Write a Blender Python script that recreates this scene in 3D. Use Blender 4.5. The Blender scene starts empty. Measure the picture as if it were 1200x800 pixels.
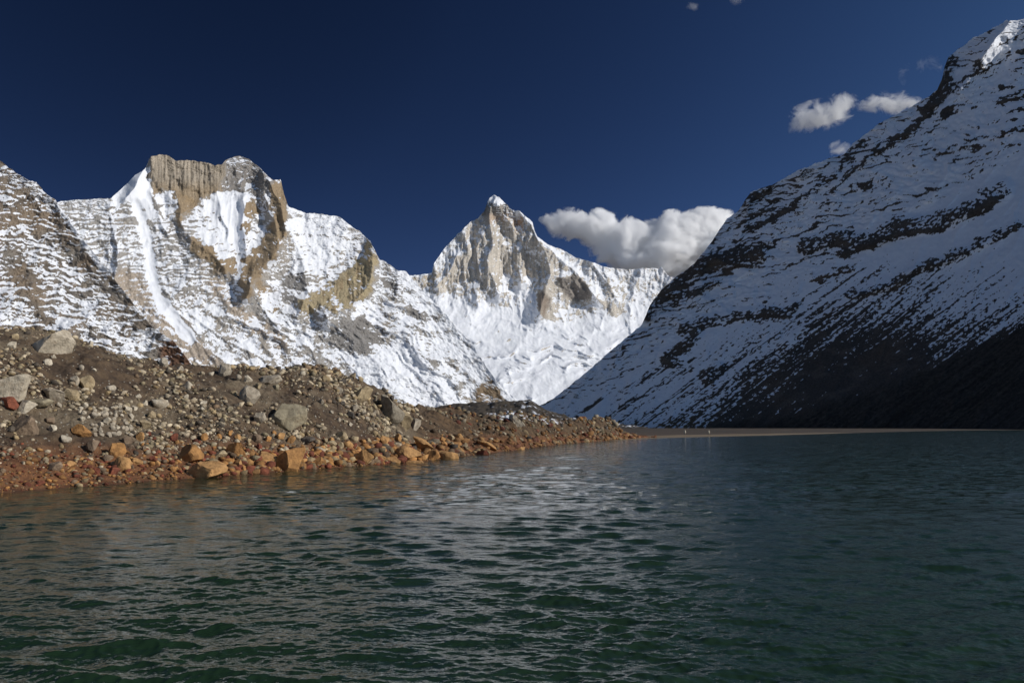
import bpy, bmesh, math, random
import numpy as np
R = math.radians
C = bpy.context.scene.collection
scn = bpy.context.scene
f32 = np.float32

# ------------------------------------------------------------------ camera model (photo pixels 1200 x 800)
F = 968.0            # focal length in photo pixels
HC = 3.0             # camera height over the lake
YH = 500.5           # row of the true horizon
TH = math.atan((YH - 400) / F)
cT, sT = math.cos(TH), math.sin(TH)
def ray(px, py):
    """direction with unit depth (y = 1) through a photo pixel"""
    cx = (np.asarray(px, dtype=np.float64) - 600) / F
    cy = (400 - np.asarray(py, dtype=np.float64)) / F
    dy = cT - cy * sT
    return cx / dy, (sT + cy * cT) / dy
def at(px, py, depth):
    a, b = ray(px, py)
    return a * depth, depth + 0 * a, HC + b * depth
def lake_depth(px, py):
    a, b = ray(px, py)
    return HC / -b
def project(X, Y, Z):
    z = Z - HC
    d = Y * cT + z * sT
    return 600 + F * X / d, 400 - F * (z * cT - Y * sT) / d

# ------------------------------------------------------------------ numpy noise
_rs = np.random.RandomState(7)
_perm = _rs.permutation(256).astype(np.int32)
_perm = np.concatenate([_perm, _perm, _perm])
_ang = _rs.rand(256) * 2 * np.pi
_gx, _gy = np.cos(_ang).astype(f32), np.sin(_ang).astype(f32)
def pn(x, y, seed=0):
    x = np.asarray(x, dtype=np.float64) + seed * 17.31; y = np.asarray(y, dtype=np.float64) + seed * 9.77
    xi = np.floor(x); yi = np.floor(y)
    xf = (x - xi).astype(f32); yf = (y - yi).astype(f32)
    xi = xi.astype(np.int64) & 255; yi = yi.astype(np.int64) & 255
    u = xf * xf * xf * (xf * (xf * 6 - 15) + 10); v = yf * yf * yf * (yf * (yf * 6 - 15) + 10)
    def g(ix, iy, fx, fy):
        h = _perm[_perm[ix & 255] + (iy & 255)]
        return _gx[h] * fx + _gy[h] * fy
    a = g(xi, yi, xf, yf); b = g(xi + 1, yi, xf - 1, yf)
    c = g(xi, yi + 1, xf, yf - 1); d = g(xi + 1, yi + 1, xf - 1, yf - 1)
    return (a + u * (b - a) + v * ((c + u * (d - c)) - (a + u * (b - a)))) * 1.5
def fbm(x, y, o=5, seed=0, gain=.5, lac=2.03):
    s = 0; a = 1.0; k = 1.0
    for i in range(o):
        s = s + a * pn(x * k, y * k, seed + i * 3); a *= gain; k *= lac
    return s
def ridged(x, y, o=4, seed=0, gain=.5, lac=2.1):
    s = 0; a = 1.0; k = 1.0; w = 1.0; n = 0
    for i in range(o):
        r = 1 - np.abs(pn(x * k, y * k, seed + i * 5)) * 1.6
        r = r * r * np.sign(r)
        s = s + a * r * w; w = np.clip(r * 1.3, 0, 1); n += a
        a *= gain; k *= lac
    return s / n
def sstep(e0, e1, x):
    t = np.clip((x - e0) / (e1 - e0), 0, 1)
    return t * t * (3 - 2 * t)
def stair(s, soft=.5):
    i = np.floor(s); fr = s - i
    return i + sstep(0, soft, fr)
def cliff(s, soft=.5):
    fr = s - np.floor(s)
    return sstep(soft * .55, soft * 1.05, fr) * sstep(1., .93, fr)
def ledge(s, X, run, lo, hi, soft=.55, seed=0):
    """dark risers of single ledges: every ledge comes and goes along its own length"""
    k = np.floor(s)
    p = pn(X / run, k * 3.71 + .37, seed) + .6 * pn(X / (run * .31), k * 5.13 + .61, seed + 3) + .3 * pn(X / (run * .1), k * 2.3 + .4, seed + 5)
    fr = s - k
    w = np.clip(soft + .38 * (1 - sstep(lo - .3, hi + .5, p)), .3, .97)      # risers thin out towards their ends
    return sstep(w - .12, w + .08, fr) * sstep(1., .94, fr) * sstep(lo, hi, p)
def pdist(X, Y, pts):
    """distance to an open polyline, and the parameter 0..1 along it"""
    best = np.full(X.shape, 1e9); par = np.zeros(X.shape); n = len(pts) - 1
    for i in range(n):
        x0, y0 = pts[i]; x1, y1 = pts[i + 1]
        dx, dy = x1 - x0, y1 - y0
        t = np.clip(((X - x0) * dx + (Y - y0) * dy) / (dx * dx + dy * dy + 1e-9), 0, 1)
        d = np.hypot(X - x0 - t * dx, Y - y0 - t * dy)
        m = d < best
        best = np.where(m, d, best); par = np.where(m, (i + t) / n, par)
    return best, par
def pmask(X, Y, pts, soft=2.0):
    """soft inside-mask of a closed outline"""
    ins = np.zeros(X.shape, bool); n = len(pts)
    for i in range(n):
        x0, y0 = pts[i]; x1, y1 = pts[(i + 1) % n]
        if y0 == y1: continue
        c = (y0 > Y) != (y1 > Y)
        ins ^= c & (X < (x1 - x0) * (Y - y0) / (y1 - y0) + x0)
    d, _ = pdist(X, Y, list(pts) + [pts[0]])
    sd = np.where(ins, d, -d)
    return sstep(-soft, soft, sd)
def band(X, Y, pts, w0, w1=None, soft=.5):
    d, t = pdist(X, Y, pts)
    w = w0 + ((w1 if w1 is not None else w0) - w0) * t
    return 1 - sstep(w * soft, w, d)
def crest(X, Y, pts, w, amp):
    d, t = pdist(X, Y, pts)
    e = np.clip(1 - d / w, 0, 1)
    return amp * e * (.35 + .65 * e)

# ------------------------------------------------------------------ object helpers
def tag(o, label=None, cat=None, group=None, kind=None):
    if label: o['label'] = label
    if cat: o['category'] = cat
    if group: o['group'] = group
    if kind: o['kind'] = kind
    return o
def grid_mesh(name, P, mat, attrs=None, cols=None, smooth=True):
    """P: (rows, columns, 3) points -> one quad sheet"""
    r, c, _ = P.shape
    me = bpy.data.meshes.new(name)
    me.vertices.add(r * c)
    me.vertices.foreach_set('co', P.reshape(-1).astype(f32))
    idx = np.arange(r * c, dtype=np.int32).reshape(r, c)
    q = np.stack([idx[:-1, :-1], idx[:-1, 1:], idx[1:, 1:], idx[1:, :-1]], -1).reshape(-1, 4)
    n = len(q)
    me.loops.add(n * 4); me.polygons.add(n)
    me.loops.foreach_set('vertex_index', q.reshape(-1))
    me.polygons.foreach_set('loop_start', np.arange(0, n * 4, 4, dtype=np.int32))
    me.polygons.foreach_set('use_smooth', np.full(n, smooth))
    me.update(); me.validate()
    for k, v in (attrs or {}).items():
        a = me.attributes.new(k, 'FLOAT', 'POINT'); a.data.foreach_set('value', v.reshape(-1).astype(f32))
    for k, v in (cols or {}).items():
        a = me.attributes.new(k, 'FLOAT_COLOR', 'POINT')
        a.data.foreach_set('color', np.concatenate([v, np.ones(v.shape[:-1] + (1,))], -1).reshape(-1).astype(f32))
    me.materials.append(mat)
    o = bpy.data.objects.new(name, me); C.objects.link(o)
    return o
def grid_normals(P):
    du = np.gradient(P, axis=1); dv = np.gradient(P, axis=0)
    n = np.cross(du, dv); n /= np.linalg.norm(n, axis=-1, keepdims=True) + 1e-12
    return n

class NT:
    """small node-tree writer"""
    def __init__(s, mat):
        mat.use_nodes = True; s.t = mat.node_tree; s.t.nodes.clear()
    def n(s, typ, **kw):
        nd = s.t.nodes.new(typ)
        for k, v in kw.items(): setattr(nd, k, v)
        return nd
    def put(s, sock, v):
        if isinstance(v, bpy.types.NodeSocket): s.t.links.new(v, sock)
        else: sock.default_value = v
    def math(s, op, a, b=None, c=None, clamp=False):
        nd = s.n('ShaderNodeMath', operation=op, use_clamp=clamp)
        for i, v in enumerate((a, b, c)):
            if v is not None: s.put(nd.inputs[i], v)
        return nd.outputs[0]
    def vmath(s, op, a, b=None, scale=None):
        nd = s.n('ShaderNodeVectorMath', operation=op)
        s.put(nd.inputs[0], a)
        if b is not None: s.put(nd.inputs[1], b)
        if scale is not None: s.put(nd.inputs['Scale'], scale)
        return nd.outputs['Value'] if op in ('LENGTH', 'DOT_PRODUCT', 'DISTANCE') else nd.outputs[0]
    def mix(s, fac, a, b, blend='MIX'):
        nd = s.n('ShaderNodeMix', data_type='RGBA', blend_type=blend)
        s.put(nd.inputs[0], fac); s.put(nd.inputs[6], a); s.put(nd.inputs[7], b)
        return nd.outputs[2]
    def noise(s, vec, scale, detail=4, rough=.55, dist=0, out=0):
        nd = s.n('ShaderNodeTexNoise'); s.put(nd.inputs['Vector'], vec)
        s.put(nd.inputs['Scale'], scale); nd.inputs['Detail'].default_value = detail
        nd.inputs['Roughness'].default_value = rough; nd.inputs['Distortion'].default_value = dist
        return nd.outputs[out]
    def ramp(s, fac, stops):
        nd = s.n('ShaderNodeValToRGB'); s.put(nd.inputs[0], fac)
        el = nd.color_ramp.elements
        while len(el) < len(stops): el.new(.5)
        for e, (p, c) in zip(el, stops):
            e.position = p; e.color = c if len(c) == 4 else (*c, 1)
        return nd.outputs[0]
    def range(s, v, a, b, c=0., d=1., smooth=True):
        nd = s.n('ShaderNodeMapRange', interpolation_type='SMOOTHSTEP' if smooth else 'LINEAR')
        s.put(nd.inputs[0], v)
        for i, x in enumerate((a, b, c, d)): s.put(nd.inputs[1 + i], x)
        return nd.outputs[0]
    def attr(s, name, out='Fac'):
        nd = s.n('ShaderNodeAttribute'); nd.attribute_name = name
        return nd.outputs[out]
    def bump(s, h, dist, strength=1., normal=None):
        nd = s.n('ShaderNodeBump'); s.put(nd.inputs['Height'], h)
        nd.inputs['Distance'].default_value = dist; nd.inputs['Strength'].default_value = strength
        if normal is not None: s.put(nd.inputs['Normal'], normal)
        return nd.outputs[0]
    def bsdf(s, color, rough, normal=None, **kw):
        b = s.n('ShaderNodeBsdfPrincipled')
        s.put(b.inputs['Base Color'], color); s.put(b.inputs['Roughness'], rough)
        for k, v in kw.items(): s.put(b.inputs[k.replace('_', ' ')], v)
        if normal is not None: s.put(b.inputs['Normal'], normal)
        o = s.n('ShaderNodeOutputMaterial'); s.t.links.new(b.outputs[0], o.inputs[0])
        return b

def mat_mountain(name, cell, snow_col=(.83, .845, .87, 1), bumpk=1.0):
    """cell = size of the finest modelled detail in metres"""
    m = bpy.data.materials.new(name); t = NT(m)
    pos = t.n('ShaderNodeNewGeometry').outputs['Position']
    n1 = t.noise(pos, .55 / cell, 5, .68)
    n2 = t.noise(pos, .08 / cell, 4, .6)
    rock = t.attr('rock_color', 'Color')
    rock = t.mix(t.range(n1, .3, .7), t.mix(1., rock, (.62, .6, .58, 1), 'MULTIPLY'), t.mix(1., rock, (1.3, 1.3, 1.3, 1), 'MULTIPLY'))
    sn = t.attr('snow')
    s2 = t.math('ADD', sn, t.math('MULTIPLY', t.math('SUBTRACT', n1, .5), .9))
    s3 = t.range(s2, .30, .70)
    snow = t.mix(t.range(n2, .3, .7), snow_col, (snow_col[0] * .93, snow_col[1] * .93, snow_col[2] * .95, 1))
    col = t.mix(s3, rock, snow)
    h = t.math('MULTIPLY', n1, t.math('SUBTRACT', 1.3, s3))
    nb = t.bump(h, cell * 1.6 * bumpk, .8)
    b = t.bsdf(col, t.math('SUBTRACT', .9, t.math('MULTIPLY', s3, .25)), nb)
    b.inputs['Specular IOR Level'].default_value = .25
    return m

# ------------------------------------------------------------------ mountains
def mountain(name, xs, sky, ybot, rows, D0, relief, paint, mat, jag=1.0, jagscale=9., seed=0, back=12, backk=1.1, pw=1.0):
    """A mountain body: its face as a relief whose depth follows slopes, ledges, ribs and gullies (relief works in units of
    the ground size of one photo pixel at distance D0), then the far side falling away behind the crest."""
    xs = np.asarray(xs, float)
    sx = [p[0] for p in sky]; sy = [p[1] for p in sky]
    yt = np.interp(xs, sx, sy)
    yt = yt + jag * fbm(xs / jagscale, xs * 0 + seed, 5, seed, .6)
    ker = np.hanning(61); ker /= ker.sum()
    ysm = np.convolve(np.pad(yt, 30, mode='edge'), ker, 'valid')
    ysm = np.maximum(ysm, yt) + 14
    ysm = np.convolve(np.pad(ysm, 30, mode='edge'), ker, 'valid')
    ysm = np.minimum(np.maximum(ysm, yt + 5), ybot - .25 * (ybot - yt))
    n1 = int(rows * .16)
    ta = np.linspace(0, 1, n1)[:, None]; tb = np.linspace(0, 1, rows - n1 + 1)[1:, None]
    X = np.broadcast_to(xs, (rows, len(xs))).copy()
    Y = np.concatenate([yt[None] + (ysm - yt)[None] * ta, ysm[None] + (ybot - ysm)[None] * tb], 0)
    L = relief(X, Y, yt[None])
    D = D0 * np.exp(L / F)
    a, b = ray(X, Y)
    P = np.stack([a * D, D, HC + b * D], -1)
    # far side
    B = []
    P0 = P[0]
    for k in range(back, 0, -1):
        q = k / back
        hz = np.maximum(P0[:, 2], 5)
        dd = hz * backk * q * (.6 + .4 * q) + 0
        jitter = 1 + .12 * fbm(xs / 40, xs * 0 + q * 4, 3, seed + 40)
        Yb = P0[:, 1] + dd * jitter
        B.append(np.stack([P0[:, 0] * Yb / P0[:, 1], Yb, P0[:, 2] - (hz + 8) * q ** 1.15], -1))
    nrm = grid_normals(P)
    nz = np.abs(nrm[..., 2])
    snow, rc = paint(X, Y, nz, yt[None], nrm)
    PB = np.array(B)
    P = np.concatenate([PB, P], 0)
    snow = np.concatenate([np.repeat(snow[:1], back, 0), snow], 0)
    rc = np.concatenate([np.repeat(rc[:1], back, 0), rc], 0)
    return grid_mesh(name, P[::-1], mat, {'snow': snow[::-1]}, {'rock_color': rc[::-1]})

def cmix(base, m, col):
    return base * (1 - m[..., None]) + np.asarray(col) * m[..., None]

GREY = (.27, .255, .24); TAN = (.37, .31, .235); OCHRE = (.32, .235, .14); DARK = (.07, .06, .052)
PALE = (.42, .385, .33); BROWN = (.20, .14, .095); YEL = (.42, .345, .215)

# --- nearest left mountain: dark ledges under broken snow
def strata_spur(X, Y):
    h = (500 - Y) + .20 * X + 7 * fbm(X / 55, Y / 40, 4, 3)
    s1 = h / 10.5 + .8 * fbm(X / 34, Y / 16, 4, 5); s2 = h / 4.4 + .9 * fbm(X / 20, Y / 9, 4, 6)
    return h, s1, s2
def relief_spur(X, Y, yt):
    wx = 10 * fbm(X / 60, Y / 60, 3, 1); wy = 10 * fbm(X / 60, Y / 60, 3, 2)
    h, s1, s2 = strata_spur(X, Y)
    h = .50 * h + .32 * 10.5 * stair(s1, .5) + .18 * 4.4 * stair(s2, .5)
    L = .55 * X + .80 * h
    L = L - 16 * ridged((X * .8 + wx + .55 * (Y - 200)) / 80, (Y + wy) / 210, 3, 8) - 4 * ridged((X + wx * .5 + .4 * Y) / 26, (Y + wy) / 60, 4, 12)
    L = L - crest(X, Y, [(60, 232), (95, 278), (135, 325), (160, 352), (190, 382), (222, 425)], 30, 14)
    L = L + 2.2 * fbm(X / 10, Y / 6, 5, 15, .6)
    return L
def paint_spur(X, Y, nz, yt, nrm):
    n = fbm(X / 22, Y / 12, 5, 31); n2 = fbm(X / 70, Y / 50, 4, 33); n3 = fbm(X / 5, Y / 3, 3, 35)
    h, s1, s2 = strata_spur(X, Y)
    bias = .07 + .22 * n2 + .18 * n + .18 * n3
    bias -= .80 * ledge(s1, X + .5 * Y, 46, -.35, .25, .5, 41) + .45 * ledge(s2, X + .5 * Y, 34, -.15, .4, .5, 43)
    bias += .35 * band(X, Y, [(0, 355), (25, 372), (40, 392)], 22)
    bias += .35 * band(X, Y, [(70, 245), (100, 285), (130, 330)], 5) + .25 * sstep(10, 2, Y - yt)
    bias -= .30 * band(X, Y, [(10, 300), (30, 330), (45, 380)], 18) + .25 * band(X, Y, [(80, 290), (120, 330), (150, 352)], 12)
    bias -= .55 * pmask(X, Y, [(200, 400), (206, 396), (222, 410), (230, 432), (196, 430), (198, 415)], 4)
    bias -= .65 * pmask(X, Y, [(165, 414), (192, 406), (200, 408), (198, 416), (175, 422)], 3)
    bias -= .6 * pmask(X, Y, [(150, 384), (174, 372), (186, 376), (196, 388), (178, 386)], 3)
    bias += .3 * pmask(X, Y, [(120, 380), (150, 378), (185, 396), (150, 415), (110, 400)], 10)
    s = sstep(-.20, .20, nz - .52 + bias)
    rc = np.broadcast_to(np.array((.205, .17, .135)), X.shape + (3,)).copy()
    rc = cmix(rc, sstep(-.2, .5, n2) * .8, (.24, .22, .195)); rc = cmix(rc, sstep(.0, .6, n) * .5, DARK)
    rc = cmix(rc, sstep(.0, .6, fbm(X / 40, Y / 40, 3, 39)) * .45, (.29, .215, .145))
    rc = cmix(rc, pmask(X, Y, [(186, 402), (206, 396), (222, 410), (232, 434), (190, 434)], 5), (.17, .095, .06))
    return s, rc

# --- the big left massif
COULOIR = [(158, 240), (168, 262), (175, 300), (180, 336), (190, 355), (206, 376), (222, 396)]
OCHRE_COLUMN = [(318, 211), (329, 212), (337, 238), (334, 275), (326, 296), (300, 326), (292, 352), (284, 348), (281, 322), (285, 303), (304, 284), (318, 268), (322, 248), (316, 228)]
TOWER = [(175, 176), (262, 176), (263, 206), (258, 222), (244, 230), (232, 238), (222, 238), (206, 224), (190, 224), (179, 226), (176, 214)]
OCHRE_BAND = [(431, 278), (441, 288), (441, 312), (432, 346), (414, 360), (394, 367), (374, 361), (352, 369), (344, 352), (380, 337), (405, 320), (426, 300)]
SNOW_FACE = [(243, 232), (262, 228), (291, 231), (293, 246), (285, 262), (281, 292), (264, 288), (250, 270), (241, 250)]
def strata_massif(X, Y):
    h = (500 - Y) - .03 * X + 4 * fbm(X / 45, Y / 28, 3, 63)
    return h, h / 6.2 + .6 * fbm(X / 30, Y / 10, 4, 64), h / 2.9 + .8 * fbm(X / 16, Y / 7, 4, 65)
def relief_massif(X, Y, yt):
    wx = 9 * fbm(X / 55, Y / 55, 3, 61); wy = 9 * fbm(X / 55, Y / 55, 3, 62)
    sx = X + .5 * wx; sy = Y + .5 * wy
    steep = pmask(sx, sy, TOWER, 3)
    # ledges: nearly level on the left wall, oblique lower down
    left = sstep(310, 240, X) * sstep(390, 325, Y) * sstep(225, 255, Y) + .6 * pmask(X, Y, [(335, 235), (430, 235), (430, 330), (335, 340)], 15)
    h, s1, s2 = strata_massif(X, Y)
    led = .55 * 6.2 * stair(s1, .45) + .45 * 2.9 * stair(s2, .5)
    h2 = .35 * h + .65 * led
    hh = (500 - Y) * (1 - .55 * left) + h2 * .55 * left
    cot = .66
    L = .60 * X + cot * hh
    # steeper head walls
    L = L - .5 * steep * np.clip(226 - Y, 0, 60) * .8
    low = sstep(300, 400, Y + .12 * (X - 300))
    # ribs and gullies of the upper wall run straight down, the lower slopes run down to the right
    up = 15 * ridged((X + wx) / 66, (Y + wy) / 190, 3, 66) + 2.6 * ridged((X + wx * .5) / 21, Y / 80, 4, 70)
    dn = 10 * ridged((X * .62 - Y * .78 + 1.6 * wx) / 52, (X * .78 + Y * .62 + 2 * wy) / 170, 3, 74) + 3.6 * ridged((X * .60 - Y * .8 + wx) / 17, (X * .8 + Y * .6) / 70, 4, 78)
    L = L - up * (1 - low) - dn * low
    for pts, w, a in (
        ([(177, 186), (168, 204), (159, 221), (146, 231)], 14, 14),
        ([(318, 210), (330, 240), (336, 270), (320, 300), (296, 330), (288, 350)], 26, 20),
        ([(440, 290), (432, 325), (412, 360), (385, 372)], 34, 22),
        ([(338, 252), (352, 300), (362, 340), (350, 370)], 22, 10),
        ([(205, 226), (212, 260), (232, 290), (270, 318), (300, 345), (330, 385)], 18, 10),
        ([(177, 225), (183, 252), (196, 275)], 10, 7),
        ([(292, 235), (286, 262), (290, 300)], 14, 8),
        ([(446, 300), (490, 335), (520, 366), (552, 402), (572, 432), (600, 470)], 40, 7),
        ([(385, 375), (420, 400), (450, 440), (470, 480)], 34, 9),
        ([(470, 335), (462, 370), (500, 420), (520, 470)], 30, 9),
        ([(258, 190), (300, 188), (318, 212)], 22, 8)):
        L = L - crest(sx, sy, pts, w, a)
    L = L + 4 * band(X, Y, COULOIR, 9, 13, .1) 
    L = L + 5 * pmask(sx, sy, SNOW_FACE, 9) - 1.1 * ridged((X + .1 * Y) / 7, Y / 60, 2, 80) * pmask(sx, sy, SNOW_FACE, 5)
    # vertical flutes in the tower and the ochre walls
    flute = pn((X + 2 * fbm(X / 9, Y / 30, 2, 81)) / 3.1, Y / 60, 82) + .6 * pn(X / 1.7, Y / 40, 83)
    L = L + 1.1 * flute * steep
    L = L - 6 * pmask(sx, sy, OCHRE_BAND, 6) - 4 * pmask(sx, sy, OCHRE_COLUMN, 5) + .8 * flute * pmask(sx, sy, OCHRE_BAND, 5)
    smooth = pmask(sx, sy, SNOW_FACE, 5) + band(X, Y, COULOIR, 8, 12) + pmask(sx, sy, [(128, 234), (150, 212), (176, 196), (178, 222), (190, 262), (172, 258), (150, 240)], 4)
    L = L + (1 - .85 * np.clip(smooth, 0, 1)) * (1.7 * fbm(X / 9, Y / 7, 6, 84, .62))
    return L
def paint_massif(X, Y, nz, yt, nrm):
    wx = 5 * fbm(X / 13, Y / 13, 5, 91, .62); wy = 5 * fbm(X / 13, Y / 13, 5, 92, .62)
    sx = X + wx; sy = Y + wy
    n = fbm(X / 20, Y / 13, 5, 93); n2 = fbm(X / 60, Y / 50, 4, 94); n3 = fbm(X / 5, Y / 3.5, 3, 95)
    streak = .8 * fbm((X * .62 - Y * .78 + wx) / 8, (X * .78 + Y * .62) / 55, 4, 96) + .7 * fbm(X / 16, Y / 12, 5, 100, .62)
    low = sstep(310, 390, Y + .12 * (X - 300))
    left = sstep(300, 240, X) * sstep(375, 325, Y + .15 * (X - 200)) * sstep(225, 250, Y) + .55 * pmask(X, Y, [(335, 235), (430, 235), (430, 330), (335, 340)], 15)
    h, s1, s2 = strata_massif(X, Y)
    bias = .24 + .12 * n2 + .18 * n + .20 * n3 + low * (.58 * streak - .10)
    bias -= left * (.60 * ledge(s1, X, 40, -.5, .15, .5, 45) + .48 * ledge(s2, X, 30, -.25, .35, .5, 47))
    bias += .10 * sstep(420, 470, X) 
    tower = pmask(sx, sy, TOWER, 2.0)
    dome = pmask(sx, sy, [(256, 180), (300, 178), (322, 200), (320, 216), (300, 228), (262, 226), (250, 230), (262, 212)], 3)
    ocol = pmask(sx, sy, OCHRE_COLUMN, 3); oband = pmask(sx, sy, OCHRE_BAND, 4)
    o1 = pmask(sx, sy, [(203, 222), (228, 236), (231, 244), (222, 250), (214, 250), (213, 268), (206, 262), (207, 245)], 2.5)
    o2 = pmask(sx, sy, [(222, 276), (236, 284), (262, 304), (274, 304), (276, 320), (254, 316), (234, 302), (224, 290)], 3)
    o3 = pmask(sx, sy, [(290, 236), (301, 232), (300, 250), (292, 262), (288, 278), (285, 262)], 2.5)
    o4 = band(sx, sy, [(180, 228), (186, 248), (198, 264)], 4)
    o5 = pmask(sx, sy, [(300, 318), (312, 336), (330, 360), (318, 368), (302, 350)], 4)
    g1 = pmask(sx, sy, [(386, 390), (400, 376), (430, 366), (448, 386), (446, 406), (420, 416), (395, 410)], 7)
    g2 = pmask(sx, sy, [(478, 356), (496, 360), (520, 370), (522, 378), (498, 382), (480, 372)], 5)
    g3 = pmask(sx, sy, [(520, 385), (552, 395), (560, 415), (535, 408)], 5)
    g4 = pmask(sx, sy, [(448, 300), (470, 312), (490, 330), (470, 345), (448, 330)], 5)
    g5 = pmask(sx, sy, [(330, 330), (352, 310), (362, 330), (346, 356), (330, 352)], 4)
    b1 = pmask(sx, sy, [(556, 470), (562, 450), (572, 438), (580, 450), (592, 470), (580, 480)], 3)
    frag = np.clip(1. + .9 * n + .9 * n3, .1, 1.6)
    bias -= 1.2 * tower + .35 * dome + frag * (.75 * ocol + .75 * oband + .8 * o1 + .7 * o2 + .7 * o3 + .6 * o4 + .35 * o5)
    bias -= .45 * g1 + .55 * g2 + .3 * g3 + .35 * g4 + .4 * g5 + .7 * b1
    tal = band(sx, sy, [(150, 330), (180, 362), (214, 398), (250, 436)], 21) ; bias -= .30 * tal
    tal2 = band(sx, sy, [(250, 330), (285, 372), (330, 400)], 10); bias -= .2 * tal2
    # clean snow
    for pts in (SNOW_FACE, [(128, 236), (150, 210), (178, 192), (179, 222), (192, 264), (174, 260), (150, 242)], [(186, 230), (204, 226), (209, 262), (197, 258)],
                [(340, 250), (372, 250), (405, 262), (412, 290), (380, 318), (345, 320)], [(300, 340), (322, 345), (330, 372), (310, 368)],
                [(405, 350), (440, 350), (440, 380), (410, 370)], [(400, 420), (470, 400), (520, 440), (540, 475), (440, 480)], [(232, 250), (262, 295), (262, 300), (230, 272)]):
        bias += .5 * pmask(sx, sy, pts, 5)
    bias += .40 * band(sx, sy, [(484, 328), (520, 366), (552, 402), (572, 432), (604, 470)], 26)
    bias += 1.0 * band(X + wx * .4, Y, COULOIR, 6.5, 9.5)
    bias += .3 * sstep(7, 1, Y - yt) * sstep(330, 345, X)
    s = sstep(-.2, .2, nz - .50 + bias)
    rc = np.broadcast_to(np.array((.36, .34, .315)), X.shape + (3,)).copy()
    rc = cmix(rc, sstep(-.1, .5, n2) * .35, TAN); rc = cmix(rc, sstep(.1, .6, n) * .4, (.12, .105, .09))
    st = sstep(-.5, .6, fbm(X / 3.2, Y / 45, 4, 98, .65))
    tw = np.array((.36, .31, .245)) * (.66 + .55 * st[..., None])
    rc = rc * (1 - tower[..., None]) + tw * tower[..., None]
    rc = cmix(rc, tower * sstep(208, 226, Y) * .6, OCHRE)
    rc = cmix(rc, dome * (1 - tower) * .8, (.24, .22, .20))
    oc = np.clip(ocol + o1 + o2 + o3 + o5, 0, 1); rc = cmix(rc, oc * .9, OCHRE)
    rc = cmix(rc, oband, YEL); rc = cmix(rc, oband * sstep(0, .6, fbm(X / 4, Y / 25, 3, 99)) * .7, OCHRE)
    rc = cmix(rc, np.clip(tal + tal2, 0, 1) * .8, (.46, .38, .30)); rc = cmix(rc, np.clip(g1 + g2 + g3 + g4 + g5, 0, 1) * .8, (.23, .22, .21))
    rc = cmix(rc, b1, (.27, .2, .13))
    return s, rc

# --- the far pyramid and the glacier under it
def relief_peak(X, Y, yt):
    wx = 7 * fbm(X / 40, Y / 40, 3, 111); wy = 7 * fbm(X / 40, Y / 40, 3, 112)
    sx = X + .45 * wx; sy = Y + .45 * wy
    h = 500 - Y
    # wall above, glacier below
    glac = sstep(345, 410, Y)
    yy = np.arange(520., 190., -.5); ct = .40 + 1.0 * sstep(345, 430, yy) + .35 * sstep(430, 470, yy)
    Lv = np.interp(-Y, -yy, np.cumsum(ct) * .5)
    L = .34 * X + Lv
    L = L - (11 * ridged((X + wx) / 42, (Y + wy) / 150, 4, 113) + 2.4 * ridged((X + .5 * wx) / 12, Y / 60, 4, 117) * sstep(370, 335, Y)) * (1 - .75 * glac)
    L = L - (3.2 + 6.5 * sstep(-.1, .5, fbm(X / 60, Y / 30, 3, 124))) * ridged(X / 46 + wx / 24, Y / 15 + wy / 12, 4, 121) * glac - 5 * ridged((X + 2 * wx) / 120, (Y + wy) / 50, 3, 122) * sstep(350, 400, Y)
    for pts, w, a in (
        ([(580, 230), (572, 252), (573, 270), (578, 290), (573, 306), (584, 345)], 20, 18),
        ([(584, 240), (598, 262), (611, 283), (615, 303), (610, 330)], 16, 14),
        ([(566, 272), (559, 294), (564, 318), (556, 350)], 14, 9),
        ([(534, 302), (526, 318), (510, 336)], 13, 9),
        ([(608, 246), (622, 262), (628, 280), (646, 312), (640, 345), (634, 368)], 22, 18),
        ([(630, 282), (662, 308), (688, 332), (700, 352)], 18, 12),
        ([(690, 302), (712, 330), (722, 352)], 18, 10),
        ([(652, 322), (672, 330), (690, 345)], 16, 8)):
        L = L - crest(sx, sy, pts, w, a)
    L = L + crest(sx, sy, [(605, 256), (606, 276), (617, 300), (618, 322)], 9, 9) + crest(sx, sy, [(590, 275), (585, 300), (592, 320)], 9, 6)
    # flat rock shade on the left side of the pyramid turns away from the sun
    L = L - .25 * np.clip(572 - X, 0, 60) * sstep(335, 310, Y) * 0
    cap = pmask(X, Y, [(560, 225), (605, 225), (605, 250), (560, 252)], 4)
    L = L + cap * .45 * (2.6 * stair((h + .1 * X) / 2.6, .5) - h - .1 * X)
    wl = sstep(350, 320, Y)
    L = L + (1.5 - 1.0 * sstep(335, 380, Y)) * fbm(X / 8, Y / 8, 6, 125, .64) + .9 * pn(X / 2.4, Y / 28, 126) * wl - 2.2 * ridged((X + wx * .6) / 7.5, Y / 46, 3, 128) * wl
    return L
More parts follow.
